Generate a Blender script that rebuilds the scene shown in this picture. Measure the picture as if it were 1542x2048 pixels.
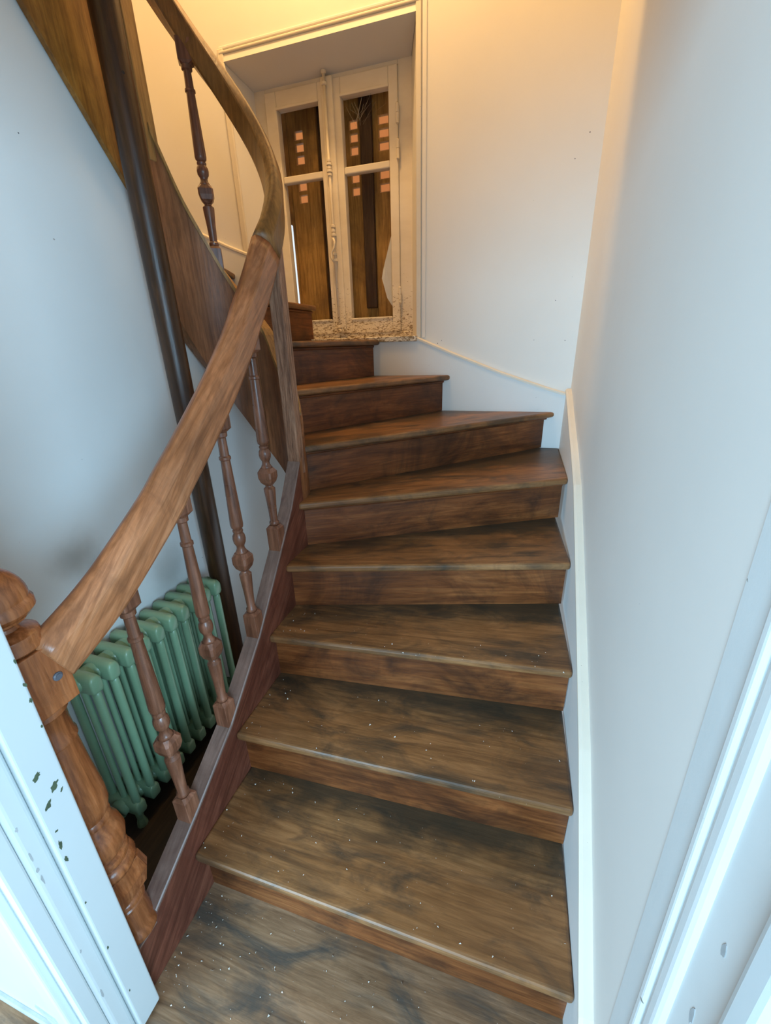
import bpy, bmesh, math, random
from mathutils import Vector, Matrix

random.seed(7)
for o in list(bpy.data.objects):
    bpy.data.objects.remove(o)
SC = bpy.context.scene
COL = SC.collection

# ------------------------------------------------------------------ camera, world, lights, exposure
H = 0.185                       # riser height
EYE = 1.4538
cam_d = bpy.data.cameras.new('camera')
cam = bpy.data.objects.new('camera', cam_d)
COL.objects.link(cam)
cam_d.sensor_fit = 'HORIZONTAL'
cam_d.sensor_width = 36.0
cam_d.lens = 835.52 * 36.0 / 1542.0
cam_d.clip_start = 0.02
yaw, pitch, roll = -0.31309, 0.38097, -0.03148
fw = Vector((math.sin(yaw) * math.cos(pitch), math.cos(yaw) * math.cos(pitch), -math.sin(pitch)))
rt = Vector((math.cos(yaw), -math.sin(yaw), 0))
up = rt.cross(fw)
r2 = math.cos(roll) * rt + math.sin(roll) * up
u2 = -math.sin(roll) * rt + math.cos(roll) * up
cam.matrix_world = Matrix(((r2.x, u2.x, -fw.x, 0), (r2.y, u2.y, -fw.y, 0), (r2.z, u2.z, -fw.z, EYE), (0, 0, 0, 1)))
SC.camera = cam

world = bpy.data.worlds.new('daylight')
SC.world = world
world.use_nodes = True
world.node_tree.nodes['Background'].inputs[0].default_value = (0.80, 0.90, 1.0, 1)
world.node_tree.nodes['Background'].inputs[1].default_value = 0.7


def area(name, loc, target, sx, sy, power, col):
    l = bpy.data.lights.new(name, 'AREA')
    l.shape = 'RECTANGLE'
    l.size, l.size_y = sx, sy
    l.energy = power
    l.color = col
    o = bpy.data.objects.new(name, l)
    COL.objects.link(o)
    o.location = loc
    o.rotation_euler = (Vector(target) - Vector(loc)).to_track_quat('-Z', 'Y').to_euler()
    return o


# daylight from the window of the room behind the camera
area('room_window_daylight', (-1.65, -3.2, 1.75), (-0.1, 1.2, 1.1), 1.9, 1.8, 215, (0.42, 0.73, 1.0))
# second window of that room, to the right
area('side_window_daylight', (2.5, -1.85, 1.75), (-0.9, 0.7, 0.9), 1.6, 1.6, 125, (0.42, 0.73, 1.0))
# warm ceiling lamp of the upper landing
lamp = bpy.data.lights.new('landing_lamp', 'POINT')
lamp.energy = 54
lamp.color = (1.0, 0.60, 0.24)
lamp.shadow_soft_size = 0.10
lo = bpy.data.objects.new('landing_lamp', lamp)
COL.objects.link(lo)
lo.location = (-0.85, 1.86, 3.7)

vs = SC.view_settings
SC.display_settings.display_device = 'sRGB'
vs.view_transform = 'Standard'
vs.look = 'None'
vs.gamma = 1.0
vs.use_curve_mapping = False
vs.exposure = 0.68


# ------------------------------------------------------------------ materials
def srgb(r, g, b):
    f = lambda c: (c / 255 / 12.92) if c / 255 <= 0.04045 else ((c / 255 + 0.055) / 1.055) ** 2.4
    return (f(r), f(g), f(b), 1)


class NT:
    def __init__(self, name):
        self.m = bpy.data.materials.new(name)
        self.m.use_nodes = True
        self.t = self.m.node_tree
        self.b = self.t.nodes['Principled BSDF']

    def n(self, kind, **kw):
        nd = self.t.nodes.new(kind)
        for k, v in kw.items():
            if k.startswith('i_'):
                key = k[2:]
                key = int(key) if key.isdigit() else key.replace('_', ' ')
                nd.inputs[key].default_value = v
            else:
                setattr(nd, k, v)
        return nd

    def l(self, a, b):
        self.t.links.new(a, b)

    def ramp(self, fac, stops):
        r = self.n('ShaderNodeValToRGB')
        e = r.color_ramp.elements
        e[0].position, e[0].color = stops[0]
        e[1].position, e[1].color = stops[-1]
        for p, c in stops[1:-1]:
            x = e.new(p)
            x.color = c
        self.l(fac, r.inputs[0])
        return r.outputs[0]

    def mix(self, fac, a, b, mode='MIX'):
        m = self.n('ShaderNodeMix', data_type='RGBA', blend_type=mode)
        for s, v in ((m.inputs[0], fac), (m.inputs[6], a), (m.inputs[7], b)):
            if hasattr(v, 'is_linked'):
                self.l(v, s)
            else:
                s.default_value = v
        return m.outputs[2]

    def coords(self, scale=(1, 1, 1), rnd=True, rot=0.0):
        tc = self.n('ShaderNodeTexCoord')
        src = tc.outputs['Object']
        if rot:
            mr = self.n('ShaderNodeMapping')
            mr.inputs['Rotation'].default_value = (rot, 0, 0)
            self.l(src, mr.inputs[0])
            src = mr.outputs[0]
        mp = self.n('ShaderNodeMapping')
        mp.inputs['Scale'].default_value = scale
        if rnd:
            oi = self.n('ShaderNodeObjectInfo')
            ml = self.n('ShaderNodeVectorMath', operation='SCALE')
            ml.inputs[0].default_value = (7.3, 3.1, 5.7)
            self.l(oi.outputs['Random'], ml.inputs['Scale'])
            ad = self.n('ShaderNodeVectorMath', operation='ADD')
            self.l(src, ad.inputs[0])
            self.l(ml.outputs[0], ad.inputs[1])
            self.l(ad.outputs[0], mp.inputs[0])
        else:
            self.l(src, mp.inputs[0])
        return mp.outputs[0]

    def noise(self, vec, scale, detail=5, rough=0.6, dist=0.0):
        nd = self.n('ShaderNodeTexNoise')
        nd.inputs['Scale'].default_value = scale
        nd.inputs['Detail'].default_value = detail
        nd.inputs['Roughness'].default_value = rough
        nd.inputs['Distortion'].default_value = dist
        self.l(vec, nd.inputs['Vector'])
        return nd.outputs[0]

    def bump(self, h, strength, dist=0.01):
        b = self.n('ShaderNodeBump')
        b.inputs['Strength'].default_value = strength
        b.inputs['Distance'].default_value = dist
        self.l(h, b.inputs['Height'])
        self.l(b.outputs[0], self.b.inputs['Normal'])


def wood(name, dark, mid, light, grain='x', stain=None, stain_amt=0.5, rough=(0.32, 0.6), bump=0.25, gscale=1.0, spec=0.5, rot=0.0, gc=0.75, grime=None):
    t = NT(name)
    s = {'x': (1.2, 14, 14), 'y': (14, 1.2, 14), 'z': (14, 14, 1.2)}[grain]
    v = t.coords(s, True, rot)
    vb = t.coords((1, 1, 1))
    g1 = t.noise(v, 2.2 * gscale, 6, 0.65, 1.2)
    g2 = t.noise(v, 9 * gscale, 4, 0.6, 0.3)
    big = t.noise(vb, 4.0, 4, 0.6, 0.4)
    c = t.ramp(g1, [(0.28, srgb(*dark)), (0.5, srgb(*mid)), (0.75, srgb(*light))])
    d = t.ramp(g2, [(0.35, (0.55, 0.52, 0.5, 1)), (0.62, (1, 1, 1, 1))])
    c = t.mix(gc, c, d, 'MULTIPLY')
    e = t.ramp(big, [(0.35, (0.72, 0.70, 0.68, 1)), (0.65, (1.12, 1.1, 1.08, 1))])
    c = t.mix(0.8, c, e, 'MULTIPLY')
    if stain:
        st = t.noise(t.coords((1.6, 4.0, 1.6)), 2.6, 5, 0.65, 0.8)
        f = t.ramp(st, [(0.46, (0, 0, 0, 1)), (0.66, (stain_amt,) * 3 + (1,))])
        c = t.mix(f, c, srgb(*stain))
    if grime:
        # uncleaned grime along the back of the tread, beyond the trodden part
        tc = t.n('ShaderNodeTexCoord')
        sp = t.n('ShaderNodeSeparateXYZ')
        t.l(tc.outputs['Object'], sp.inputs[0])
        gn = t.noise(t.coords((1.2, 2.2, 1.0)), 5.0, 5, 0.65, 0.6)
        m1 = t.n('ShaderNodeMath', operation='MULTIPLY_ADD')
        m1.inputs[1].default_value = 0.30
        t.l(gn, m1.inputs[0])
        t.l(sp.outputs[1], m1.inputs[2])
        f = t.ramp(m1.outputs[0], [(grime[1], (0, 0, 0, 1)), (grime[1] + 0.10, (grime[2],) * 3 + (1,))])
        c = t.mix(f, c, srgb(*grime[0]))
    t.l(c, t.b.inputs['Base Color'])
    rr = t.n('ShaderNodeMapRange')
    rr.inputs[3].default_value, rr.inputs[4].default_value = rough
    t.l(big, rr.inputs[0])
    t.l(rr.outputs[0], t.b.inputs['Roughness'])
    t.b.inputs['Specular IOR Level'].default_value = spec
    t.bump(g2, bump, 0.004)
    return t.m


def paint(name, col, var=0.06, rough=0.6, bump=0.05, dirt=None, scale=3.0, spec=0.3):
    t = NT(name)
    v = t.coords((1, 1, 1), False)
    n1 = t.noise(v, scale, 4, 0.6)
    lo_ = tuple(c * (1 - var) for c in srgb(*col)[:3]) + (1,)
    hi_ = tuple(min(1, c * (1 + var)) for c in srgb(*col)[:3]) + (1,)
    c = t.ramp(n1, [(0.3, lo_), (0.7, hi_)])
    if dirt:
        n2 = t.noise(v, dirt[1], 3, 0.5)
        f = t.ramp(n2, [(dirt[2], (0, 0, 0, 1)), (dirt[2] + 0.02, (dirt[3],) * 3 + (1,))])
        c = t.mix(f, c, srgb(*dirt[0]))
    t.l(c, t.b.inputs['Base Color'])
    t.b.inputs['Roughness'].default_value = rough
    t.b.inputs['Specular IOR Level'].default_value = spec
    t.bump(t.noise(v, 40, 4, 0.7), bump, 0.003)
    return t.m


M = {}
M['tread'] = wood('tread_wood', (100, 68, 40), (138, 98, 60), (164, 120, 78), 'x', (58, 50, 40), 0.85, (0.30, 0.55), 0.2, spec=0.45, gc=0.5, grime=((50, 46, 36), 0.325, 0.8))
M['riser'] = wood('riser_wood', (80, 42, 18), (122, 70, 34), (152, 96, 52), 'x', (42, 24, 14), 0.75, (0.32, 0.55), 0.2, spec=0.4, gc=0.6)
M['rail'] = wood('handrail_wood', (134, 82, 48), (184, 120, 78), (208, 146, 104), 'y', (116, 74, 48), 0.5, (0.22, 0.42), 0.15, spec=0.5, rot=-0.72)
M['rail_up'] = wood('rail_wreath_wood', (100, 66, 30), (140, 96, 46), (162, 116, 62), 'z', (88, 58, 26), 0.5, (0.26, 0.45), 0.15, spec=0.5)
M['newel'] = wood('newel_wood', (120, 64, 32), (164, 98, 56), (190, 124, 80), 'z', (110, 60, 34), 0.4, (0.16, 0.34), 0.12, spec=0.5)
M['baluster'] = wood('baluster_wood', (92, 56, 40), (134, 88, 66), (162, 114, 90), 'z', (88, 54, 36), 0.4, (0.2, 0.38), 0.12, spec=0.5)
M['string'] = wood('string_wood', (84, 44, 32), (116, 66, 50), (140, 86, 66), 'y', (78, 38, 28), 0.6, (0.28, 0.5), 0.15, spec=0.45, rot=-0.72)
M['stringtop'] = wood('dusty_lit_string_top', (112, 88, 80), (136, 112, 102), (154, 130, 120), 'y', (100, 74, 64), 0.5, (0.35, 0.55), 0.12, spec=0.5, rot=-0.72, gc=0.5)
M['drum'] = wood('weathered_drum_wood', (92, 60, 44), (168, 126, 100), (216, 176, 146), 'z', (126, 90, 70), 0.5, (0.45, 0.7), 0.9, 1.6, 0.3, gc=0.95)
M['upstring'] = wood('upper_string_wood', (112, 70, 40), (150, 98, 62), (172, 118, 78), 'z', (96, 60, 34), 0.5, (0.35, 0.55), 0.15, spec=0.4)
M['upface'] = wood('warm_lit_face_wood', (120, 78, 28), (168, 116, 48), (188, 136, 64), 'z', (100, 62, 24), 0.7, (0.35, 0.55), 0.15, spec=0.4)  # warm lamp light is put into this wood as extra yellow
M['pole'] = wood('dark_pole_wood', (48, 28, 14), (74, 46, 24), (98, 64, 34), 'z', (44, 26, 14), 0.4, (0.3, 0.48), 0.15, spec=0.5)
M['postwood'] = wood('pale_post_wood', (140, 104, 56), (176, 134, 76), (196, 152, 92), 'z', (120, 84, 42), 0.4, (0.35, 0.5), 0.15)
M['shade_knot'] = wood('shaded_floor_and_knot_wood', (30, 22, 16), (50, 36, 26), (66, 50, 36), 'y', None, 0, (0.5, 0.7), 0.2)  # shade of the recess floor is put into this dark wood; pole knots share it
M['floor'] = wood('landing_wood', (104, 78, 56), (138, 108, 80), (164, 134, 106), 'x', (64, 64, 60), 0.85, (0.3, 0.52), 0.2, gc=0.5)
M['shutter'] = wood('shutter_wood', (140, 104, 48), (186, 144, 72), (206, 166, 92), 'z', (104, 74, 36), 0.6, (0.5, 0.7), 0.3)
M['shutterdark'] = wood('old_shutter_post_wood', (36, 24, 14), (64, 42, 24), (96, 70, 46), 'z', None, 0, (0.5, 0.7), 0.4)
M['slot'] = wood('slot_glow_wood', (252, 186, 130), (255, 200, 146), (255, 214, 166), 'x', None, 0, (0.6, 0.8), 0.1)  # daylight glow on the slot lips is put into this pale peach
M['ochre'] = paint('slot_glow_peach', (222, 132, 66), 0.06, 0.8, 0.1, None, 3)
M['wall'] = paint('wall_paint', (218, 214, 206), 0.025, 0.55, 0.06, ((120, 112, 100), 55, 0.785, 0.8), 2.0)
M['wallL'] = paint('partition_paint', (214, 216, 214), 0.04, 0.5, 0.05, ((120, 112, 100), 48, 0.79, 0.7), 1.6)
M['skirt'] = paint('skirting_paint', (214, 214, 210), 0.03, 0.5, 0.12, ((110, 100, 90), 60, 0.76, 0.8), 3)
M['cap'] = paint('cream_moulding_paint', (212, 203, 186), 0.03, 0.5, 0.1, ((120, 104, 84), 90, 0.74, 0.7), 6)
M['jamb'] = paint('jamb_gloss_paint', (200, 208, 208), 0.02, 0.35, 0.05, ((70, 80, 66), 26, 0.80, 0.9), 3, 0.5)
M['casing'] = paint('door_casing_paint', (206, 209, 206), 0.03, 0.45, 0.1, ((92, 90, 78), 46, 0.73, 0.85), 5, 0.4)
M['chip'] = paint('old_green_paint', (78, 92, 70), 0.25, 0.7, 0.2, None, 30)
M['greyplaster'] = paint('bare_plaster', (168, 172, 172), 0.12, 0.8, 0.2, None, 25)
M['crumb'] = paint('plaster_crumb', (214, 208, 196), 0.1, 0.8, 0.1)
M['radiator'] = paint('radiator_green_enamel', (124, 154, 122), 0.08, 0.30, 0.12, ((196, 200, 190), 60, 0.76, 0.5), 9, 0.5)
M['metal'] = paint('dull_bolt_metal', (92, 92, 98), 0.2, 0.4, 0.1, None, 60)
M['pale_sheet'] = paint('ragged_sheet_white', (206, 206, 202), 0.05, 0.7, 0.1, None, 8)
M['ceiling'] = paint('ceiling_paint', (228, 224, 214), 0.02, 0.7, 0.02)


def grey_patches(m, centres, col):
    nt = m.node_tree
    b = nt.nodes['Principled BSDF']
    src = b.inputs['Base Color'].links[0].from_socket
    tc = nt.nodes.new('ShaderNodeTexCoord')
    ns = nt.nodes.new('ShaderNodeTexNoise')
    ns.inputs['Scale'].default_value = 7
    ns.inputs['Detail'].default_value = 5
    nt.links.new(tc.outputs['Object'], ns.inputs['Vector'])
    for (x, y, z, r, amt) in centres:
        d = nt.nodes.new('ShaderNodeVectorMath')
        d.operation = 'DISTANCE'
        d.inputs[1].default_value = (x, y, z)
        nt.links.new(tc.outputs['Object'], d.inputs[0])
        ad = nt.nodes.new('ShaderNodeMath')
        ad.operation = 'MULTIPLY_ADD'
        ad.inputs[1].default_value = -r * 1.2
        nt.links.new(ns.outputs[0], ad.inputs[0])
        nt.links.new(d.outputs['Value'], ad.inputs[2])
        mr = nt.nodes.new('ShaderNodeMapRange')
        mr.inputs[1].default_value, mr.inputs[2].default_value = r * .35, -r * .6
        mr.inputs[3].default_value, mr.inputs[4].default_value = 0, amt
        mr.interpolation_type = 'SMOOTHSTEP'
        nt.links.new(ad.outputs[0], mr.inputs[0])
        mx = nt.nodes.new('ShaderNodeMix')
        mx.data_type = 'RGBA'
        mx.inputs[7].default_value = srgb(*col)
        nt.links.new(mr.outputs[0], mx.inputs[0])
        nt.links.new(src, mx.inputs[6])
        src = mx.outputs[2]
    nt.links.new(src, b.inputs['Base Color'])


grey_patches(M['wallL'], [(-1.2, .76, .90, .12, .55), (-1.2, .83, .80, .10, .4), (-1.2, 1.05, .70, .12, .4)], (128, 122, 112))  # soft noisy grey patches on the partition above the radiator


def flaking(name):
    t = NT(name)
    tc = t.n('ShaderNodeTexCoord')
    sp = t.n('ShaderNodeSeparateXYZ')
    t.l(tc.outputs['Object'], sp.inputs[0])
    mr = t.n('ShaderNodeMapRange')
    mr.inputs[1].default_value, mr.inputs[2].default_value = 1.86, 1.50
    mr.inputs[3].default_value, mr.inputs[4].default_value = 0.0, 0.20
    t.l(sp.outputs[2], mr.inputs[0])
    mp = t.n('ShaderNodeMapping')
    mp.inputs['Scale'].default_value = (0.6, 1.0, 1.5)
    t.l(tc.outputs['Object'], mp.inputs[0])
    n1 = t.noise(mp.outputs[0], 75, 5, 0.7, 1.0)
    ad = t.n('ShaderNodeMath', operation='ADD')
    t.l(n1, ad.inputs[0])
    t.l(mr.outputs[0], ad.inputs[1])
    f = t.ramp(ad.outputs[0], [(0.70, (0, 0, 0, 1)), (0.73, (1, 1, 1, 1))])
    n2 = t.noise(mp.outputs[0], 5, 4, 0.6)
    base = t.ramp(n2, [(0.3, srgb(214, 200, 176)), (0.7, srgb(230, 218, 196))])
    under = t.ramp(n1, [(0.4, srgb(96, 76, 48)), (0.7, srgb(150, 124, 86))])
    c = t.mix(f, base, under)
    t.l(c, t.b.inputs['Base Color'])
    t.b.inputs['Roughness'].default_value = 0.6
    t.bump(f, -0.5, 0.003)
    return t.m


M['window'] = flaking('flaking_cream_paint')

gl = NT('old_glass')
gl.b.inputs['Base Color'].default_value = (1, 1, 1, 1)
gl.b.inputs['Roughness'].default_value = 0.02
gl.b.inputs['Transmission Weight'].default_value = 1.0
gl.b.inputs['IOR'].default_value = 1.02
gl.b.inputs['Alpha'].default_value = 0.35
M['glass'] = gl.m
cw = NT('cobweb')
cw.b.inputs['Base Color'].default_value = srgb(190, 180, 160)
cw.b.inputs['Alpha'].default_value = 0.5
M['web'] = cw.m


# ------------------------------------------------------------------ mesh helpers
def link(name, me, mat=None, parent=None, smooth=False):
    o = bpy.data.objects.new(name, me)
    COL.objects.link(o)
    if mat:
        me.materials.append(M[mat])
    if parent:
        o.parent = parent
        o.matrix_parent_inverse = Matrix.Identity(4)
    if smooth:
        for p in me.polygons:
            p.use_smooth = True
    return o


def tomesh(name, bm):
    bmesh.ops.recalc_face_normals(bm, faces=bm.faces[:])
    me = bpy.data.meshes.new(name)
    bm.to_mesh(me)
    bm.free()
    return me


def bm_box(bm, x0, x1, y0, y1, z0, z1):
    v = [bm.verts.new(p) for p in ((x0, y0, z0), (x1, y0, z0), (x1, y1, z0), (x0, y1, z0), (x0, y0, z1), (x1, y0, z1), (x1, y1, z1), (x0, y1, z1))]
    for q in ((0, 3, 2, 1), (4, 5, 6, 7), (0, 1, 5, 4), (1, 2, 6, 5), (2, 3, 7, 6), (3, 0, 4, 7)):
        bm.faces.new([v[i] for i in q])


def boxes(name, lst, mat, parent=None, bevel=0.0, seg=2):
    bm = bmesh.new()
    for b in lst:
        bm_box(bm, *b)
    o = link(name, tomesh(name, bm), mat, parent)
    if bevel:
        bev(o, bevel, seg)
    return o


def bev(o, w, seg=2):
    m = o.modifiers.new('bevel', 'BEVEL')
    m.width = w
    m.segments = seg
    m.limit_method = 'ANGLE'
    m.angle_limit = math.radians(35)
    m.harden_normals = False
    return o


def prism(name, poly, axis, a, b, mat, parent=None, bevel=0.0, seg=2):
    """polygon extruded along axis from a to b. axis x: poly=(y,z); y: (x,z); z: (x,y)"""
    f = {'x': lambda p, t: (t, p[0], p[1]), 'y': lambda p, t: (p[0], t, p[1]), 'z': lambda p, t: (p[0], p[1], t)}[axis]
    bm = bmesh.new()
    A = [bm.verts.new(f(p, a)) for p in poly]
    B = [bm.verts.new(f(p, b)) for p in poly]
    n = len(poly)
    bm.faces.new(A)
    bm.faces.new(B)
    for i in range(n):
        bm.faces.new((A[i], A[(i + 1) % n], B[(i + 1) % n], B[i]))
    o = link(name, tomesh(name, bm), mat, parent)
    if bevel:
        bev(o, bevel, seg)
    return o


def strip(bm, sections, close_ends=True, sharp=()):
    """sections: list of rings (same count), quads between"""
    R = [[bm.verts.new(p) for p in s] for s in sections]
    n = len(R[0])
    for a, b in zip(R, R[1:]):
        for i in range(n):
            bm.faces.new((a[i], a[(i + 1) % n], b[(i + 1) % n], b[i]))
    if close_ends:
        bm.faces.new(R[0][::-1])
        bm.faces.new(R[-1])
    if sharp:
        for a, b in zip(R, R[1:]):
            for i in sharp:
                e = bm.edges.get((a[i], b[i]))
                if e:
                    e.smooth = False


def lathe(bm, prof, n=24, cx=0, cy=0, sq=None):
    """prof list of (z, r). sq: optional function(z)-> n sides"""
    rings = []
    for z, r in prof:
        rings.append([(cx + r * math.cos(2 * math.pi * i / n), cy + r * math.sin(2 * math.pi * i / n), z) for i in range(n)])
    before = len(bm.verts)
    strip(bm, rings)
    bm.verts.ensure_lookup_table()
    for k in range(1, len(prof) - 1):
        a1 = math.atan2(prof[k][1] - prof[k - 1][1], prof[k][0] - prof[k - 1][0])
        a2 = math.atan2(prof[k + 1][1] - prof[k][1], prof[k + 1][0] - prof[k][0])
        if abs(a2 - a1) > math.radians(38):
            vs_ = [bm.verts[before + k * n + i] for i in range(n)]
            for i in range(n):
                e = bm.edges.get((vs_[i], vs_[(i + 1) % n]))
                if e:
                    e.smooth = False


def tag(o, label, cat, group=None):
    o['label'] = label
    o['category'] = cat
    if group:
        o['group'] = group
    return o


def struct(o, label=None):
    o['kind'] = 'structure'
    if label:
        o['label'] = label
    return o


def empty(name, loc=(0, 0, 0)):
    o = bpy.data.objects.new(name, None)
    COL.objects.link(o)
    o.location = loc
    o.empty_display_size = 0.1
    return o


def interp(pts, t):
    if t <= pts[0][0]:
        (a, b), (c, d) = pts[0], pts[1]
    elif t >= pts[-1][0]:
        (a, b), (c, d) = pts[-2], pts[-1]
    else:
        for (a, b), (c, d) in zip(pts, pts[1:]):
            if a <= t <= c:
                break
    return b + (d - b) * (t - a) / (c - a)


# ------------------------------------------------------------------ setting
XR = 0.235      # right wall face
XS = 0.213      # right wall string face
YB = 2.340      # back wall face
YS = 2.322      # back wall string face
XL = -1.200     # partition below the upper flight
XO = -2.14      # outer left wall of the stairwell
CX, CY = -0.965, 1.30   # centre of the tight well
RW, RS = 0.180, 0.225   # well side / stair side radius of the curved string

fl = boxes('floor', [(-0.745, 0.25, -1.0, 0.60, -0.05, 0.0)], 'floor')
struct(fl, 'worn brown wooden landing floor at the foot of the stairs')
fl2 = boxes('floor_boards', [(-2.6, -0.745, -1.0, 0.31, -0.05, 0.0)], 'floor', fl)
fl3 = boxes('floor_recess', [(-1.22, -0.745, 0.31, 2.36, -0.05, 0.0)], 'shade_knot', fl)
struct(boxes('wall_right', [(XR, XR + 0.12, 0.20, 2.75, -0.05, 4.3)], 'wall'), 'smooth white painted wall to the right of the stairs')

# back wall with the window opening (x -1.50..-0.55, z 1.48..2.77)
WX0, WX1, WZ0, WZ1 = -1.502, -0.552, 1.482, 2.768
wb = boxes('wall_back', [(XO - 0.1, WX0, YB, 2.75, -0.05, 4.3), (WX1, XR + 0.12, YB, 2.75, -0.05, 4.3),
                         (WX0, WX1, YB, 2.75, -0.05, WZ0), (WX0, WX1, YB, 2.75, WZ1, 4.3)], 'wall')
struct(wb, 'cream lit back wall around the recessed window')
# left partition below the upper string
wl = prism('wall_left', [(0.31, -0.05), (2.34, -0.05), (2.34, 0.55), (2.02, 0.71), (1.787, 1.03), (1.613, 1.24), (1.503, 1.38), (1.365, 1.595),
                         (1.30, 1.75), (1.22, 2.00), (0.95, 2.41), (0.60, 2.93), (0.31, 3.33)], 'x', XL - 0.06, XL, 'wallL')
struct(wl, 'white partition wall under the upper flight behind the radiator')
struct(boxes('wall_outer', [(XO - 0.12, XO, 0.2, 2.75, 1.2, 4.3)], 'wall'))
# wall with the doorway in which the camera stands
wf = boxes('wall_front', [(-2.6, -0.80, 0.195, 0.31, -0.05, 4.3), (0.245, 0.9, 0.10, 0.31, -0.05, 4.3), (-0.80, 0.245, 0.195, 0.31, 2.06, 4.3)], 'jamb')
struct(wf, 'white painted wall left of the doorway')
struct(boxes('ceiling', [(XO - 0.12, XR + 0.12, 0.2, 2.75, 4.3, 4.4)], 'ceiling'))
struct(boxes('ceiling_landing', [(-0.90, XR + 0.05, 0.25, 1.78, 2.80, 2.95)], 'ceiling'))

def dots(host, pts, mat, parent):
    for (x, y, z, nx, ny, r) in pts:
        bm = bmesh.new()
        bmesh.ops.create_cone(bm, cap_ends=True, segments=9, radius1=r, radius2=r * .7, depth=.001)
        o = link(host, tomesh(host, bm), mat, parent)
        o.location = (x, y, z)
        o.rotation_euler = Vector((nx, ny, 0)).to_track_quat('Z', 'Y').to_euler()


dots('nail_hole', [(-.4205, YB, 1.465, 0, -1, .0022), (-.441, YB, 1.452, 0, -1, .003), (.1176, YB, 1.6233, 0, -1, .0026), (.1806, YB, 1.4468, 0, -1, .0024), (.038, YB, 1.4534, 0, -1, .002), (.18, YB, 2.242, 0, -1, .0028), (.1334, YB, 2.16, 0, -1, .0024)], 'metal', wb)
dots('nail_hole', [(XL, .951, 1.949, 1, 0, .002), (XL, 1.2314, .66, 1, 0, .002)], 'metal', wl)

# wall strings (white skirtings that follow the stairs) with cream caps
RTOP = [(2.322, 1.215), (2.249, 1.197), (2.0, 1.107), (1.769, 1.029), (1.572, 0.955), (1.35, 0.826), (1.10, 0.675), (0.835, 0.512), (0.62, 0.345), (0.472, 0.224), (0.445, 0.19)]
br = prism('baseboard_right', RTOP + [(0.445, -0.02), (0.75, -0.02), (2.322, 0.6)], 'x', XS, XR + 0.01, 'skirt')
struct(br, 'white stepped skirting along the right wall')
bm = bmesh.new()
secs = []
for y, z in RTOP:
    secs.append([(XS - 0.004, y, z - 0.006), (XR + 0.002, y, z - 0.006), (XR + 0.002, y, z + 0.010), (XS + 0.004, y, z + 0.010), (XS - 0.004, y, z + 0.004)])
strip(bm, secs)
link('cap_moulding', tomesh('cap_moulding', bm), 'cap', br)

BTOP = [(0.235, 1.19), (0.12, 1.224), (-0.112, 1.302), (-0.371, 1.404), (-0.555, 1.482)]
bb = prism('baseboard_back', BTOP + [(WX0, 1.482), (WX0 - 0.005, 1.40), (-1.0, 0.9), (-0.5, 0.7), (0.235, 0.7)], 'y', YS, YB + 0.01, 'skirt')
struct(bb, 'white skirting climbing the back wall to the window')
LTOP = [(-1.508, 1.938), (-1.638, 1.990), (-1.78, 2.055), (-2.14, 2.24)]
prism('skirting_panel', LTOP + [(-2.14, 1.5), (-1.508, 1.5)], 'y', YS, YB + 0.01, 'skirt', bb)
for pts in (BTOP, LTOP):
    bm = bmesh.new()
    strip(bm, [[(x, YS - 0.004, z - 0.006), (x, YB + 0.002, z - 0.006), (x, YB + 0.002, z + 0.009), (x, YS + 0.004, z + 0.009), (x, YS - 0.004, z + 0.003)] for x, z in pts])
    link('cap_moulding', tomesh('cap_moulding', bm), 'cap', bb)

# ------------------------------------------------------------------ window with reveal
YW = 2.52       # room-side face of the casements
win = struct(empty('window_1', (0, 0, 0)), 'old cream casement window with flaking paint and wooden shutters behind')
ix0, ix1, iz1 = -1.470, -0.628, 2.728
bm = bmesh.new()
q = lambda *p: bm.faces.new([bm.verts.new(x) for x in p])
q((WX1 + .002, YB - .004, WZ0), (WX1 + .002, YB - .004, WZ1), (ix1, YW + .03, iz1), (ix1, YW + .03, WZ0))
q((WX0 - .002, YB - .004, WZ0), (WX0 - .002, YB - .004, WZ1), (ix0, YW + .03, iz1), (ix0, YW + .03, WZ0))
q((WX0 - .002, YB - .004, WZ1), (WX1 + .002, YB - .004, WZ1), (ix1, YW + .03, iz1), (ix0, YW + .03, iz1))
rv = link('reveal_lining', tomesh('reveal_lining', bm), 'wall', win)
sm = rv.modifiers.new('thick', 'SOLIDIFY')
sm.thickness = 0.03
sm.offset = 1
boxes('window_sill', [(WX0, WX1 + 0.006, YS - 0.012, YW + 0.03, WZ0 - 0.016, WZ0 + 0.012)], 'window', win, 0.004)
# casing mouldings round the opening
boxes('casing_moulding', [(WX1 - 0.002, WX1 + 0.022, YB - 0.010, YB + 0.002, WZ0, WZ1 + 0.022)], 'cap', win, 0.004)
boxes('casing_moulding', [(WX1 + 0.026, WX1 + 0.046, YB - 0.006, YB + 0.002, WZ0, WZ1 + 0.05)], 'wall', win, 0.003)
boxes('casing_moulding', [(WX0 - 0.022, WX1 + 0.022, YB - 0.012, YB + 0.002, WZ1, WZ1 + 0.012)], 'cap', win, 0.004)
boxes('casing_moulding', [(WX0 - 0.022, WX1 + 0.022, YB - 0.008, YB + 0.002, WZ1 + 0.016, WZ1 + 0.030)], 'wall', win, 0.004)
boxes('casing_moulding', [(WX0 - 0.030, WX0 + 0.002, YB - 0.010, YB + 0.002, 1.5, WZ1 + 0.022)], 'cap', win, 0.004)
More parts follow.
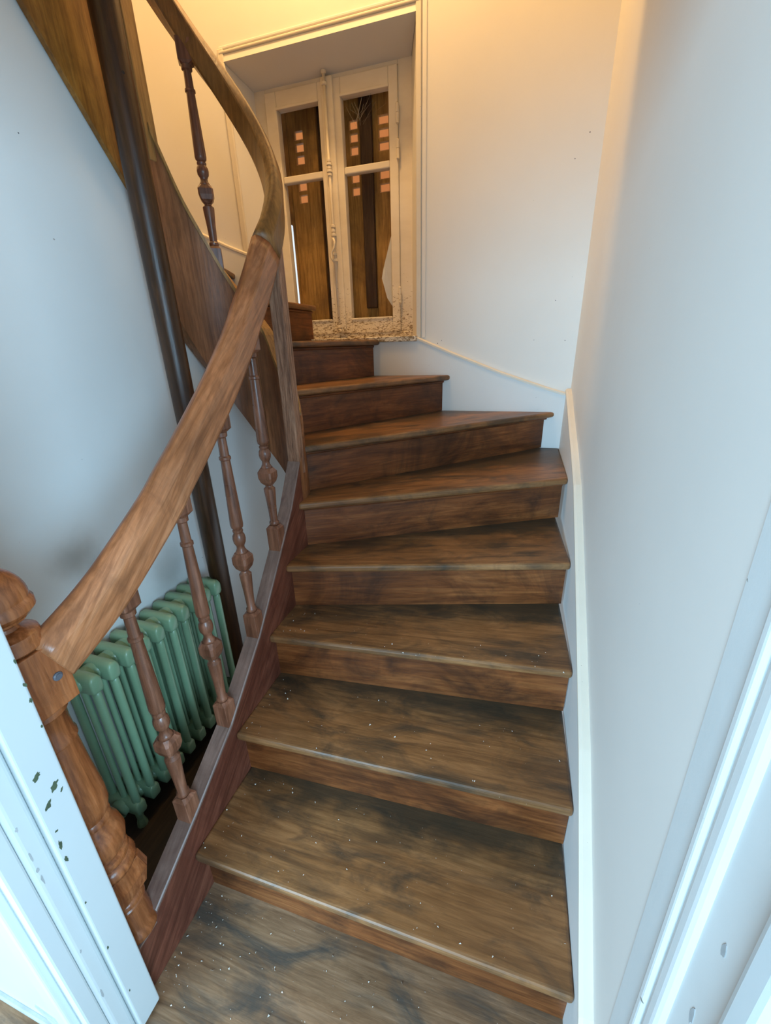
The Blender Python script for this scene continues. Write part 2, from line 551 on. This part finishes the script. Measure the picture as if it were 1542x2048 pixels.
# fixed frame
for nm, b in (('frame_jamb', (-0.690, ix1 + 0.05, YW + 0.012, YW + 0.07, WZ0, iz1 + .05)), ('frame_jamb', (ix0 - 0.05, -1.412, YW + 0.012, YW + 0.07, WZ0, iz1 + .05)),
              ('frame_head', (-1.412, -0.690, YW + 0.012, YW + 0.07, 2.684, iz1 + 0.05)), ('frame_bottom', (ix0, ix1, YW + 0.004, YW + 0.07, WZ0, 1.522))):
    boxes(nm, [b], 'window', win, 0.003)
# casements: stiles, rails, glazing bar, panes
for cx0, cx1, px0, px1, nm in ((-1.410, -1.062, -1.345, -1.108, 'casement'), (-1.060, -0.690, -0.985, -0.736, 'casement')):
    cs = boxes(nm, [(cx0, px0, YW, YW + 0.045, 1.520, 2.682), (px1, cx1, YW, YW + 0.045, 1.520, 2.682),
                    (px0, px1, YW, YW + 0.045, 1.520, 1.602), (px0, px1, YW, YW + 0.045, 2.606, 2.682)], 'window', win, 0.004)
    boxes('glazing_bar', [(px0, px1, YW + 0.004, YW + 0.04, 2.290, 2.322)], 'window', cs, 0.006, 3)
    boxes('pane', [(px0, px1, YW + 0.026, YW + 0.029, 1.602, 2.290)], 'glass', cs)
    boxes('pane', [(px0, px1, YW + 0.026, YW + 0.029, 2.322, 2.606)], 'glass', cs)
    boxes('putty_bead', [(px0 - 0.004, px1 + 0.004, YW - 0.006, YW + 0.004, 2.604, 2.616), (px0, px1, YW - 0.005, YW + 0.003, 1.592, 1.603)], 'window', cs, 0.003)
# meeting stile cover and espagnolette
boxes('meeting_cover', [(-1.082, -1.020, YW - 0.016, YW + 0.004, 1.530, 2.69)], 'window', win, 0.007, 3)
bm = bmesh.new()
ex, ey = -1.056, YW - 0.026
lathe(bm, [(1.53, .007), (2.715, .007)], 10, ex, ey)
for z, r in ((2.70, .012), (2.655, .014), (2.35, .012), (2.335, .015), (2.32, .012), (2.305, .015), (2.29, .012), (2.06, .013), (2.04, .011), (2.02, .015), (1.93, .012), (1.90, .014), (1.56, .013), (1.54, .015)):
    lathe(bm, [(z - .008, .007), (z - .005, r), (z + .005, r), (z + .008, .007)], 12, ex, ey)
es = link('espagnolette_bolt', tomesh('espagnolette_bolt', bm), 'window', win, True)
bm = bmesh.new()
hp = [(ex, ey - .012, 2.005), (ex + .012, ey - .022, 1.985), (ex + .010, ey - .026, 1.955), (ex - .008, ey - .026, 1.935), (ex - .012, ey - .024, 1.905), (ex + .004, ey - .022, 1.885)]
strip(bm, [[(x - .005, y - .004, z), (x + .005, y - .004, z), (x + .005, y + .004, z), (x - .005, y + .004, z)] for x, y, z in hp])
link('turn_handle', tomesh('turn_handle', bm), 'window', es, True)
for z in (2.50, 2.36, 1.71):
    bm = bmesh.new()
    lathe(bm, [(z - .045, .003), (z - .04, .008), (z - .002, .008), (z, .006), (z + .002, .008), (z + .035, .008), (z + .04, .003)], 10, -0.690, YW - 0.003)
    link('hinge', tomesh('hinge', bm), 'window', win, True)

# shutters behind the panes, with slots cut through them
YH = 2.665


def shutter(x0, x1, slots, label, planks):
    t = empty('shutter', ((x0 + x1) / 2, YH, 1.45))
    tag(t, label, 'shutter', 'wooden shutters outside the window')
    ox, oz = t.location.x, 1.45
    for a, b in zip(planks, planks[1:]):
        cols = [s for s in slots if a < s[0] < b]
        bl = []
        a2, b2 = a + 0.0015, b - 0.0015
        if not cols:
            if a < -1.40:
                bl += [(a2, b2, YH, YH + 0.022, 2.135, 2.74), (a2 + .012, b2, YH, YH + 0.022, 1.45, 2.135)]
            else:
                bl.append((a2, b2, YH, YH + 0.022, 1.45, 2.74))
        else:
            sx, w, zs = cols[0]
            bl += [(a2, sx - w / 2, YH, YH + 0.022, 1.45, 2.74), (sx + w / 2, b2, YH, YH + 0.022, 1.45, 2.74)]
            ed = [1.45]
            for z in sorted(zs):
                ed += [z - 0.020, z + 0.020]
            ed.append(2.74)
            for i in range(0, len(ed), 2):
                bl.append((sx - w / 2, sx + w / 2, YH, YH + 0.022, ed[i], ed[i + 1]))
        bl = [(c[0] - ox, c[1] - ox, c[2] - YH, c[3] - YH, c[4] - oz, c[5] - oz) for c in bl]
        boxes('shutter_board', bl, 'shutter', t)
        for sx, w, zs in cols:
            for z in zs:
                bm = bmesh.new()
                strip(bm, [[(xx - ox, yy - YH, zz - oz) for yy, zz in ((YH + .001, z - .020), (YH + .021, z - .020), (YH + .021, z - .0145), (YH + .001, z - .0175))] for xx in (sx - w / 2 - .001, sx + w / 2 + .001)])
                link('slot_slat', tomesh('slot_slat', bm), 'slot', t)
    return t


ZS = [2.548, 2.492, 2.437, 2.372, 2.312, 2.252, 2.19]
ZS = [2.545, 2.490, 2.434, 2.311, 2.252]
shutter(-1.402, -1.192, [(-1.302, 0.052, ZS)], 'brown shutter leaf seen through the left casement, with one column of slots', [-1.402, -1.372, -1.192])
shutter(-1.035, -0.700, [(-0.976, 0.046, ZS), (-0.808, 0.056, ZS)], 'brown shutter leaf seen through the right casement, with two columns of slots', [-1.035, -0.915, -0.868, -0.700])
tag(boxes('shutter_post', [(-1.190, -1.040, YH + 0.01, YH + 0.05, 1.45, 2.74)], 'shutterdark', None, 0.004), 'dark weathered post between the two shutter leaves', 'post')
tag(boxes('shutter_rail', [(-0.932, -0.866, YH - 0.03, YH - 0.002, 1.66, 2.70), ], 'shutterdark', None, 0.005), 'dark warped vertical batten on the right shutter leaf', 'batten')
boxes('window_ledge', [(-1.48, -0.62, YW + 0.05, YH + 0.12, 1.45, 1.585)], 'shutterdark', win)
ob = boxes('slot_backdrop', [(-2.53, 2.5, 5.0, 5.3, -0.5, 7.0)], 'ochre')  # added backdrop, its peach colour gives the shutter slots their daylight glow
struct(ob, 'peach wall added outside to make the shutter slots glow')
# thin white sheet with a ragged outline behind the right casement
bm = bmesh.new()
pts = [(-0.738, 2.02), (-0.752, 1.99), (-0.775, 1.92), (-0.797, 1.84), (-0.803, 1.80), (-0.792, 1.765), (-0.775, 1.70), (-0.752, 1.665), (-0.736, 1.645), (-0.736, 1.8)]
strip(bm, [[(x, YW + 0.036 + 0.01 * math.sin(z * 17), z) for x, z in pts], [(x, YW + 0.037 + 0.01 * math.sin(z * 17), z) for x, z in pts]])
tag(link('ragged_sheet', tomesh('ragged_sheet', bm), 'pale_sheet'), 'ragged white sheet behind the lower right window pane', 'pale_sheet')
# cobweb in the top of the right casement
bm = bmesh.new()
c0 = Vector((-0.895, YW + 0.015, 2.50))
for i in range(14):
    a = Vector((random.uniform(-0.975, -0.745), YW + 0.018, random.uniform(2.55, 2.604)))
    d = c0 + Vector((random.uniform(-.02, .02), 0, random.uniform(-.02, .04)))
    w = Vector((.0006, 0, .0003))
    strip(bm, [[a - w, a + w, a + w + Vector((0, .0008, 0))], [d - w, d + w, d + w + Vector((0, .0008, 0))]])
cwb = link('cobweb', tomesh('cobweb', bm), 'web')
cwb['kind'] = 'stuff'
tag(cwb, 'pale cobweb in the top of the right window casement', 'cobweb')

# ------------------------------------------------------------------ staircase
stair = empty('staircase', (0, 0, 0))
tag(stair, 'winding dark brown wooden staircase with worn treads', 'staircase')
NOSE = {1: ((-0.742, 0.507), (XS, 0.512)), 2: ((-0.742, 0.740), (XS, 0.781)), 3: ((-0.742, 0.971), (XS, 1.063)), 4: ((-0.742, 1.124), (XS, 1.386)),
        5: ((-0.742, 1.259), (XS, 1.776)), 6: ((-0.756, 1.373), (0.172, YS)), 7: ((-0.905, 1.512), (-0.366, YS)), 8: ((-1.05, 1.505), (-0.752, YS)),
        9: ((-1.160, 1.415), (-1.122, YS + 0.02)), 10: ((-1.20, 1.30), (-1.60, YS)), 11: ((-1.27, 1.245), (XO, 2.17)), 12: ((-1.27, 1.09), (XO, 1.76)), 13: ((-1.27, .94), (XO, 1.40))}
OH = 0.034      # nosing overhang


def offset_line(a, b, d):
    a, b = Vector(a), Vector(b)
    t = (b - a).normalized()
    n = Vector((-t.y, t.x))
    if n.y < 0 and abs(n.y) > 0.2:
        n = -n
    return a + n * d, b + n * d


def uphill(k):
    a, b = (Vector(p) for p in NOSE[k])
    t = (b - a).normalized()
    return Vector((-t.y, t.x))          # left of the direction rail->wall


for k in range(1, 13):
    a, b = (Vector(p) for p in NOSE[k])
    n = uphill(k)
    a2, b2 = (Vector(p) for p in NOSE[k + 1])
    n2 = uphill(k + 1)
    back = OH + 0.020
    poly = [a, b]
    # corners of the well between the two nosings
    if k == 5:
        poly += [Vector((XS, YS))]
    if k == 10:
        poly += [Vector((XO, YS))]
    q1, q0 = b2 + n2 * back, a2 + n2 * back
    dq = q1 - q0
    if q1.y > YS:
        q1 = q0 + dq * ((YS - q0.y) / dq.y)
    if q1.x > XS:
        q1 = q0 + dq * ((XS - q0.x) / dq.x)
    if k == 8:
        poly = [a, b, Vector((-1.15, YS + .02)), q0]
        poly = [a, b, Vector((-1.17, YS + .02)), q0]
    else:
        poly += [q1, q0]
    ang = math.atan2((b - a).y, (b - a).x)
    R = Matrix.Rotation(-ang, 2)
    loc = [R @ (p - a) for p in poly]
    o = prism('tread', [(p.x, p.y) for p in loc], 'z', -0.027, 0.0, 'tread', stair, 0.009, 3)
    o.location = (a.x, a.y, k * H)
    o.rotation_euler = (0, 0, ang)
    # riser below this tread
    L = (b - a).length
    s0, s1 = 0.0, L
    if k == 6:
        s1 = L - 0.02
    if k in (7, 8):
        s1 = L - 0.02
    bm = bmesh.new()
    bm_box(bm, s0, s1, OH, OH + 0.02, -H + 0.0005, -0.0275)
    # small cove strip under the nosing
    r = link('riser', tomesh('riser', bm), 'riser', stair)
    r.location = (a.x, a.y, k * H)
    r.rotation_euler = (0, 0, ang)
    bm = bmesh.new()
    bm_box(bm, s0, s1, OH - 0.010, OH + 0.001, -0.040, -0.0265)
    r3 = link('cove_strip', tomesh('cove_strip', bm), 'riser', stair)
    r3.location = (a.x, a.y, k * H)
    r3.rotation_euler = (0, 0, ang)
    bev(r3, 0.006, 2)

# straight outer string of the lower flight
TOPL = [(0.379, 0.190), (0.56, 0.298), (0.735, 0.413), (0.931, 0.592), (1.111, 0.803), (1.212, 0.925), (1.309, 1.085)]
poly = [(0.315, 0.165), (0.372, 0.165)] + TOPL[:-1] + [(1.30, 1.066), (1.30, 0.60), (1.0, 0.22), (0.8, 0.0), (0.315, 0.0)]
st = prism('outer_string', poly, 'x', -0.786, -0.740, 'string', stair, 0.003, 2)
st['label'] = 'reddish brown sloping string board beside the treads'

# flat outer string top, dust and cool daylight both put into its colour
bm = bmesh.new()
strip(bm, [[(-0.787, y, z - .004), (-0.7395, y, z - .004), (-0.7395, y, z + .003), (-0.7425, y, z + .006), (-0.787, y, z + .006)] for y, z in TOPL[:-1] + [(1.30, 1.066)]])
link('string_top', tomesh('string_top', bm), 'stringtop', stair)
bm = bmesh.new()
strip(bm, [[(-0.787, y, .16), (-0.7395, y, .16), (-0.7395, y, .1652), (-0.787, y, .1652)] for y in (.315, .372)])
link('string_top', tomesh('string_top', bm), 'stringtop', stair)

# curved drum string
ZT = [(0, 1.066), (20, 1.165), (45, 1.30), (67, 1.425), (76, 1.50), (103, 1.625), (120, 1.72), (136, 1.822), (150, 1.912), (166, 2.040), (180, 2.13)]
ZBt = [(0, 0.60), (30, 0.79), (54, 0.897), (99, 1.083), (127, 1.239), (147, 1.362), (180, 1.560)]


def arc(p0, p1, step=4):
    n = max(2, int(abs(p1 - p0) / step))
    return [p0 + (p1 - p0) * i / n for i in range(n + 1)]


def drum(name, a0, a1, rw, rs, mat):
    bm = bmesh.new()
    secs = []
    for ph in arc(a0, a1):
        c, s = math.cos(math.radians(ph)), math.sin(math.radians(ph))
        zt, zb = interp(ZT, ph), interp(ZBt, ph)
        secs.append([(CX + r * c, CY + r * s, z) for r, z in ((rw, zb), (rs, zb), (rs, zt - .006), (rs - .006, zt), (rw + .004, zt), (rw, zt - .004))])
    strip(bm, secs)
    return link(name, tomesh(name, bm), mat, stair)


d1 = drum('curved_string', 0.3, 92, RW, RS, 'upstring')
vp = boxes('string_post', [(-0.787, -0.741, 1.301, 1.343, 1.02, 1.745)], 'drum', stair, 0.004, 2)
vp['label'] = 'weathered rough-grained upright block at the turn'
d2 = drum('curved_string', 92.4, 180, RW, RS, 'upstring')
# capping bead along the top of the upper curved string
bm = bmesh.new()
secs = []
for ph in arc(30, 173):
    c, s = math.cos(math.radians(ph)), math.sin(math.radians(ph))
    z = interp(ZT, ph)
    secs.append([(CX + r * c, CY + r * s, zz) for r, zz in ((RW - .006, z - .014), (RW - .006, z + .009), (RS - .004, z + .009), (RS - .004, z - .014))])
strip(bm, secs)
link('string_capping', tomesh('string_capping', bm), 'postwood', stair)
# straight upper string: tall boarded face above the partition
us = prism('upper_string', [(1.30, 1.58), (1.285, 1.72), (1.246, 1.906), (1.033, 2.218), (0.618, 2.826), (0.31, 3.27), (0.31, 3.75), (0.60, 3.45), (1.30, 2.60)], 'x', -1.196, -1.180, 'upface', stair, 0.002)
us['label'] = 'boarded face of the upper flight, warm light painted in as yellowish brown'

# ------------------------------------------------------------------ posts
bm = bmesh.new()
lathe(bm, [(0.0, .0375), (1.2, .0375), (2.4, .0375), (3.6, .0375)], 28, -1.106, 1.204)
tag(link('support_post', tomesh('support_post', bm), 'pole', None, True), 'tall dark round wooden post between the radiator and the upper flight', 'post')
pole_o = bpy.data.objects['support_post']
dots('knot', [(-1.0725, 1.188, 1.656, .9, -.43, .0045), (-1.0725, 1.188, 2.14, .9, -.43, .005)], 'shade_knot', pole_o)
sp = boxes('square_post', [(-1.189, -1.142, 1.306, 1.353, 2.0, 3.9)], 'postwood', None, 0.003)
tag(sp, 'pale brown square post standing on the upper string', 'post')

# ------------------------------------------------------------------ balustrade: newel, handrail, balusters
bal = empty('balustrade', (-0.785, 0.352, 0.165))
tag(bal, 'turned wooden balustrade with a ball-topped newel and sweeping handrail', 'balustrade')
OFF = Vector((-0.785, 0.352, 0.165))
NX, NY = 0.0, 0.0


def rel(o):
    o.location = -OFF
    return o


nb = bmesh.new()
NP = [(0.865, .040), (0.860, .042), (0.852, .042), (0.846, .037), (0.82, .036), (0.795, .037), (0.788, .040), (0.782, .040), (0.778, .036), (0.70, .040), (0.63, .0455), (0.595, .0455), (0.572, .040),
      (0.566, .036), (0.560, .040), (0.553, .040), (0.548, .036), (0.542, .038), (0.520, .049), (0.495, .0535), (0.470, .049), (0.452, .040), (0.448, .046), (0.440, .048), (0.433, .046), (0.430, .042), (0.425, .050), (0.412, .055), (0.400, .052)]
lathe(nb, [(z, r) for z, r in NP][::-1], 32, -0.785, 0.352)
NP2 = [(0.300, .038), (0.292, .044), (0.284, .044), (0.280, .039), (0.275, .043), (0.268, .043), (0.264, .038), (0.25, .040), (0.205, .043), (0.196, .045), (0.188, .050), (0.178, .052), (0.168, .050), (0.1652, .045)]
lathe(nb, NP2[::-1], 32, -0.785, 0.352)
newel = rel(link('newel_post', tomesh('newel_post', nb), 'newel', bal, True))
# square upper block, octagonal lower block
b1 = bmesh.new()
bm_box(b1, -0.785 - .046, -0.785 + .046, 0.352 - .046, 0.352 + .046, 0.8652, 0.992)
bb1 = link('newel_block', tomesh('newel_block', b1), 'newel', newel)
bev(bb1, 0.0025, 2)
b1 = bmesh.new()
hb = [(0.300, .038), (0.312, .046), (0.355, .054), (0.398, .046), (0.4, .045)]


def oct_ring(z, h, ch=0.40):
    c = h * ch
    return [(-0.785 + x, 0.352 + y, z) for x, y in ((h, -h + c), (h, h - c), (h - c, h), (-h + c, h), (-h, h - c), (-h, -h + c), (-h + c, -h), (h - c, -h))]


strip(b1, [oct_ring(z, h, .28) for z, h in hb])
link('newel_block', tomesh('newel_block', b1), 'newel', newel)
FP = [(0.992, .040), (0.998, .045), (1.006, .045), (1.010, .0435), (1.018, .0455), (1.024, .044), (1.030, .034), (1.034, .022), (1.040, .020), (1.046, .026), (1.050, .036), (1.054, .037), (1.058, .0445), (1.068, .0525), (1.080, .0525), (1.087, .048)]
for i in range(13):
    a = math.radians(6 + 84 * i / 12)
    FP.append((1.087 + 0.060 * math.sin(a), max(.0006, 0.049 * math.cos(a))))
fb = bmesh.new()
lathe(fb, FP, 32, -0.785, 0.352)
fi = link('finial', tomesh('finial', fb), 'newel', newel, True)
bt = bmesh.new()
lathe(bt, [(0, .008), (0.003, .008), (0.0045, .0055), (0.0055, .0055)], 16)
bo = link('bolt_head', tomesh('bolt_head', bt), 'metal', newel)
bo.rotation_euler = (0, math.radians(90), 0)
bo.location = (-0.785 + .0455, 0.374, 0.928)

# handrail: lower flight, wreath and upper run
RB = [(0.396, 0.914), (0.461, 0.941), (0.513, 0.966), (0.575, 1.002), (0.704, 1.090), (0.768, 1.143), (0.838, 1.200), (0.981, 1.326), (1.104, 1.450), (1.149, 1.505), (1.22, 1.59), (1.30, 1.698)]
PROF = [(-.027, .0), (.027, .0), (.031, .008), (.031, .064), (.029, .070), (.014, .090), (0, .095), (-.014, .090), (-.029, .070), (-.031, .064), (-.031, .008)]
SHARP = (0, 1, 2, 3, 4, 8, 9, 10)


def railpath(points, name, mat, scl=lambda u: 1.0):
    bm = bmesh.new()
    secs = []
    n = len(points)
    for i, p in enumerate(points):
        p = Vector(p)
        t = (Vector(points[min(i + 1, n - 1)]) - Vector(points[max(i - 1, 0)]))
        h = Vector((t.x, t.y, 0)).normalized()
        side = Vector((h.y, -h.x, 0))
        t.normalize()
        upv = side.cross(t).normalized()
        if upv.z < 0:
            upv = -upv
        # keep the section between perpendicular and plumb
        k = scl(i / (n - 1))
        secs.append([p + side * x * k + upv * z * k for x, z in PROF])
    strip(bm, secs, True, SHARP)
    return rel(link(name, tomesh(name, bm), mat, bal, True))


def smooth_pts(pts, n=40):
    out = []
    P = [Vector(p) for p in pts]
    P = [P[0] * 2 - P[1]] + P + [P[-1] * 2 - P[-2]]
    m = len(pts) - 1
    for i in range(n + 1):
        u = i / n * m
        k = min(int(u), m - 1)
        f = u - k
        p0, p1, p2, p3 = P[k], P[k + 1], P[k + 2], P[k + 3]
        out.append(0.5 * ((2 * p1) + (p2 - p0) * f + (2 * p0 - 5 * p1 + 4 * p2 - p3) * f * f + (3 * p1 - p0 - 3 * p2 + p3) * f ** 3))
    return out


RRL = 0.205
lowpts = smooth_pts([(-0.760, y, z) for y, z in RB], 44)
hr = railpath(lowpts, 'handrail', 'rail')
wr = []
for ph in arc(0, 165, 5):
    wr.append((CX + RRL * math.cos(math.radians(ph)), CY + RRL * math.sin(math.radians(ph)), 1.700 + 0.0049 * ph))
railpath(wr, 'handrail_wreath', 'rail_up', lambda u: 1.0 - 0.24 * min(1, u / 0.4))

# balusters: one shape, stretched between string and rail
BP = [(0.650, .014), (0.655, .016), (0.662, .016), (0.667, .0125), (0.72, .0145), (0.780, .0185), (0.788, .0185), (0.795, .012), (0.802, .0115)]
BP2 = [(0.861, .019), (0.868, .016), (0.876, .012), (0.884, .0115), (0.890, .0140), (0.897, .0175), (0.909, .0190), (0.920, .0175), (0.928, .0130), (0.932, .0150), (0.937, .0150), (0.940, .0115),
       (0.946, .0170), (0.955, .0186), (1.05, .0160), (1.150, .0128), (1.153, .0158), (1.160, .0158), (1.163, .0125), (1.213, .0115), (1.217, .0160), (1.228, .0165), (1.231, .0130)]


def baluster(x, y, z0, z1, ang, label=None):
    """z0 foot on the string, z1 underside of the rail"""
    k = (z1 - z0) / (1.275 - 0.585)
    f = lambda z: (z - 0.585) * k
    t = bmesh.new()
    lathe(t, [(f(z), r) for z, r in BP], 20)
    lathe(t, [(f(z), r) for z, r in BP2], 20)
    o = link('baluster', tomesh('baluster', t), 'baluster', bal, True)
    o.location = Vector((x, y, z0)) - OFF
    o.rotation_euler = (0, 0, ang)
    # square foot, faceted block, square head
    t = bmesh.new()
    h = .0215

    def ring(z, h, ch):
        c = h * ch
        return [(x_, y_, f(z)) for x_, y_ in ((h, -h + c), (h, h - c), (h - c, h), (-h + c, h), (-h, h - c), (-h, -h + c), (-h + c, -h), (h - c, -h))]
    strip(t, [ring(0.540, h, .06), ring(0.640, h, .06), ring(0.650, h * .72, .5)])
    link('foot_block', tomesh('foot_block', t), 'baluster', o)
    t = bmesh.new()
    strip(t, [ring(0.801, .0125, .5), ring(0.812, .0195, .22), ring(0.828, .0242, .2), ring(0.848, .0242, .2), ring(0.858, .020, .4), ring(0.862, .0185, .5)])
    link('middle_block', tomesh('middle_block', t), 'baluster', o)
    t = bmesh.new()
    strip(t, [ring(1.229, h * .70, .5), ring(1.238, h, .06), ring(1.300, h, .06)])
    link('head_block', tomesh('head_block', t), 'baluster', o)
    return o


for y, dz in ((0.548, 0), (0.745, 0), (0.940, 0), (1.130, 0)):
    zs = interp(TOPL, y)
    zr = interp(RB, y)
    baluster(-0.7645, y, zs + 0.009, zr + 0.004, 0.0)
ph = math.radians(124.5)
baluster(CX + .203 * math.cos(ph), CY + .203 * math.sin(ph), interp(ZT, 124.5) - 0.01, 1.700 + 0.0049 * 124.5 + 0.004, ph)

# ------------------------------------------------------------------ radiator
rad = empty('radiator', (-1.125, 0.592, 0.0))
tag(rad, 'pale green cast iron column radiator against the white partition', 'radiator')
RO = Vector((-1.125, 0.60, 0.0))


def tube(bm, pts, rx, ry, n=10):
    secs = []
    for (x, y, z), k in pts:
        secs.append([(x + rx * k * math.cos(2 * math.pi * i / n), y + ry * k * math.sin(2 * math.pi * i / n), z) for i in range(n)])
    strip(bm, secs)


sec_me = None
NSEC = 10
PITCH = 0.0575
for s in range(NSEC):
    if sec_me is None:
        bm = bmesh.new()
        for x in (-0.050, 0.0, 0.050):
            out = abs(x) > 0.03
            tube(bm, [((x, 0, .075), .75), ((x, 0, .10), 1), ((x, 0, .55), 1), ((x, 0, .585), .85)], .0150 if out else .0110, .0118 if out else .0085)
        # top and bottom headers, rounded
        for z0, z1 in ((0.565, 0.628), (0.055, 0.115)):
            prof = []
            zc, hz = (z0 + z1) / 2, (z1 - z0) / 2
            secs = []
            for x, k in ((-.067, .55), (-.065, .8), (-.060, .96), (-.03, 1), (.03, 1), (.060, .96), (.065, .8), (.067, .55)):
                secs.append([(x, yy * .0172 * (k * .4 + .6), zc + zz * hz * k) for yy, zz in ((-1, -.7), (-.7, -1), (.7, -1), (1, -.7), (1, .6), (.55, 1), (-.55, 1), (-1, .6))])
            strip(bm, secs)
        # hubs joining to the next section
        for z in (0.596, 0.085):
            strip(bm, [[(0.030 * math.cos(2 * math.pi * i / 12), y, z + 0.026 * math.sin(2 * math.pi * i / 12)) for i in range(12)] for y in (-PITCH / 2, PITCH / 2)])
        sec_me = tomesh('radiator_section', bm)
        for p in sec_me.polygons:
            p.use_smooth = True
        sec_me.materials.append(M['radiator'])
    o = bpy.data.objects.new('section', sec_me)
    COL.objects.link(o)
    o.parent = rad
    o.location = (0, PITCH * (s + 0.5) - 0.006, 0)
for y in (0.02, 0.56):
    for x in (-0.045, 0.045):
        bm = bmesh.new()
        tube(bm, [((x, y, 0.0), 1.3), ((x, y, .01), 1.2), ((x, y, .03), .8), ((x, y, .075), 1)], .013, .013)
        link('foot', tomesh('foot', bm), 'radiator', rad)

# ------------------------------------------------------------------ door casings beside the camera
tj = struct(empty('trim_1', (0, 0, 0)), 'chipped white door jamb at the left edge of the doorway')
boxes('jamb_lining', [(-0.80, -0.703, 0.250, 0.303, 0.0, 2.06)], 'jamb', tj, 0.004, 3)
boxes('jamb_stop', [(-0.80, -0.712, 0.214, 0.250, 0.0, 2.06)], 'jamb', tj, 0.009, 4)
boxes('architrave', [(-0.80, -0.716, 0.186, 0.214, 0.0, 2.10)], 'jamb', tj, 0.004, 2)
boxes('architrave_bead', [(-0.752, -0.735, 0.170, 0.188, 0.0, 2.12)], 'jamb', tj, 0.006, 4)
boxes('architrave_band', [(-0.80, -0.755, 0.176, 0.196, 0.0, 2.14)], 'jamb', tj, 0.004, 3)
boxes('architrave_edge', [(-0.815, -0.80, 0.182, 0.198, 0.0, 2.14)], 'jamb', tj, 0.004, 3)
boxes('skirting', [(-2.4, -0.815, 0.186, 0.197, 0.0, 0.018)], 'greyplaster', tj, 0.003)


def blob(cx, cy, rx, ry, n=11, j=.45):
    return [(cx + rx * math.cos(2 * math.pi * i / n) * random.uniform(1 - j, 1), cy + ry * math.sin(2 * math.pi * i / n) * random.uniform(1 - j, 1)) for i in range(n)]


def flake(cy, cz, ln, wd, ang, n=16):
    pts = []
    for i in range(n):
        a = 2 * math.pi * i / n
        u, v = ln * math.cos(a) * random.uniform(.6, 1), wd * math.sin(a) * random.uniform(.35, 1)
        pts.append((cy + u * math.cos(ang) - v * math.sin(ang), cz + u * math.sin(ang) + v * math.cos(ang)))
    return pts


for (y, z, ry, rz, an) in ((0.268, .825, .010, .006, .9), (0.283, .782, .012, .007, .95), (0.266, .760, .011, .007, .9), (0.2905, .765, .006, .002, .95), (0.259, .668, .003, .013, -.1), (0.258, .630, .003, .010, 0.1),
                           (0.300, .985, .003, .006, .3), (0.299, .955, .003, .005, 0), (0.300, 1.03, .002, .006, 0), (0.299, .90, .002, .004, 0), (0.262, .70, .003, .003, 0), (0.256, .50, .002, .004, 0), (0.257, .34, .002, .006, 0), (0.259, .16, .0015, .006, 0)):
    prism('paint_chip', flake(y, z, ry, rz, an), 'x', -0.7032, -0.7025, 'chip', tj)
for (y, z, ry, rz) in ((0.224, .76, .0025, .006), (0.224, .69, .002, .016), (0.224, .63, .002, .014), (0.224, .655, .003, .006), (0.224, .40, .002, .006), (0.223, .24, .0025, .020)):
    prism('paint_chip', blob(y, z, ry, rz), 'x', -0.7122, -0.7115, 'greyplaster', tj)
tj.rotation_euler = (0, math.radians(1.75), 0)
tj.location = (-0.004, 0, -0.012)
prism('plaster_patch', [(-0.93, 0.075), (-0.87, 0.055), (-0.835, 0.05), (-0.835, 0.012), (-0.865, 0.006), (-0.90, 0.02)], 'y', 0.192, 0.196, 'greyplaster', tj)

tr = struct(empty('trim_2', (0, 0, 0)), 'scuffed white door casing at the right edge of the doorway')
boxes('casing_board', [(XR - 0.004, XR + 0.02, 0.385, 0.442, 0.0, 2.1)], 'casing', tr, 0.0015)
boxes('casing_ridge', [(XR - 0.012, XR + 0.02, 0.368, 0.384, 0.0, 2.1)], 'casing', tr, 0.005, 3)
boxes('casing_round', [(XR - 0.010, XR + 0.02, 0.335, 0.369, 0.0, 2.1)], 'casing', tr, 0.012, 4)
boxes('jamb_face', [(XR - 0.001, XR + 0.02, 0.262, 0.336, 0.0, 2.1)], 'casing', tr)
boxes('jamb_edge', [(XR - 0.018, XR + 0.02, 0.225, 0.262, 0.0, 2.1)], 'jamb', tr, 0.010, 3)
for (y, z, ry, rz) in ((0.302, .93, .004, .012), (0.306, .80, .005, .016), (0.315, .72, .003, .02), (0.308, .66, .003, .016), (0.325, .62, .003, .012), (0.296, .74, .003, .01)):
    prism('paint_chip', blob(y, z, ry, rz), 'x', XR - 0.0018, XR - 0.0005, 'greyplaster', tr)

tr.rotation_euler = (-math.radians(2.1), 0, 0)
tr.location = (0, -0.035, -0.02)

# ------------------------------------------------------------------ plaster crumbs on the lower steps
bm = bmesh.new()


def crumb(p, s):
    v = [bm.verts.new(Vector(p) + Vector((random.uniform(-s, s), random.uniform(-s, s), z))) for z in (0, 0, 0)]
    w = bm.verts.new(Vector(p) + Vector((random.uniform(-s, s) * .4, random.uniform(-s, s) * .4, s * random.uniform(.6, 1.2))))
    for i in range(3):
        bm.faces.new((v[i], v[(i + 1) % 3], w))
    bm.faces.new(v)


for i in range(380):
    k = random.choice([0, 0, 0, 0, 1, 1, 2, 3])
    x = -0.735 + 0.94 * random.random() ** 1.7
    y = {0: (0.30, .535), 1: (.525, .76), 2: (.76, .99), 3: (1.0, 1.14)}[k]
    crumb((x, random.uniform(*y), k * H + 0.0003), random.choice([.0012, .0016, .0022, .0034]))
for i in range(36):
    y = random.uniform(.39, .72)
    crumb((random.uniform(-.782, -.745), y, interp(TOPL, y) + .0003), random.choice([.001, .0014, .002]))
cr = link('plaster_crumbs', tomesh('plaster_crumbs', bm), 'crumb')
cr['kind'] = 'stuff'
tag(cr, 'pale plaster crumbs scattered on the lowest steps', 'debris')
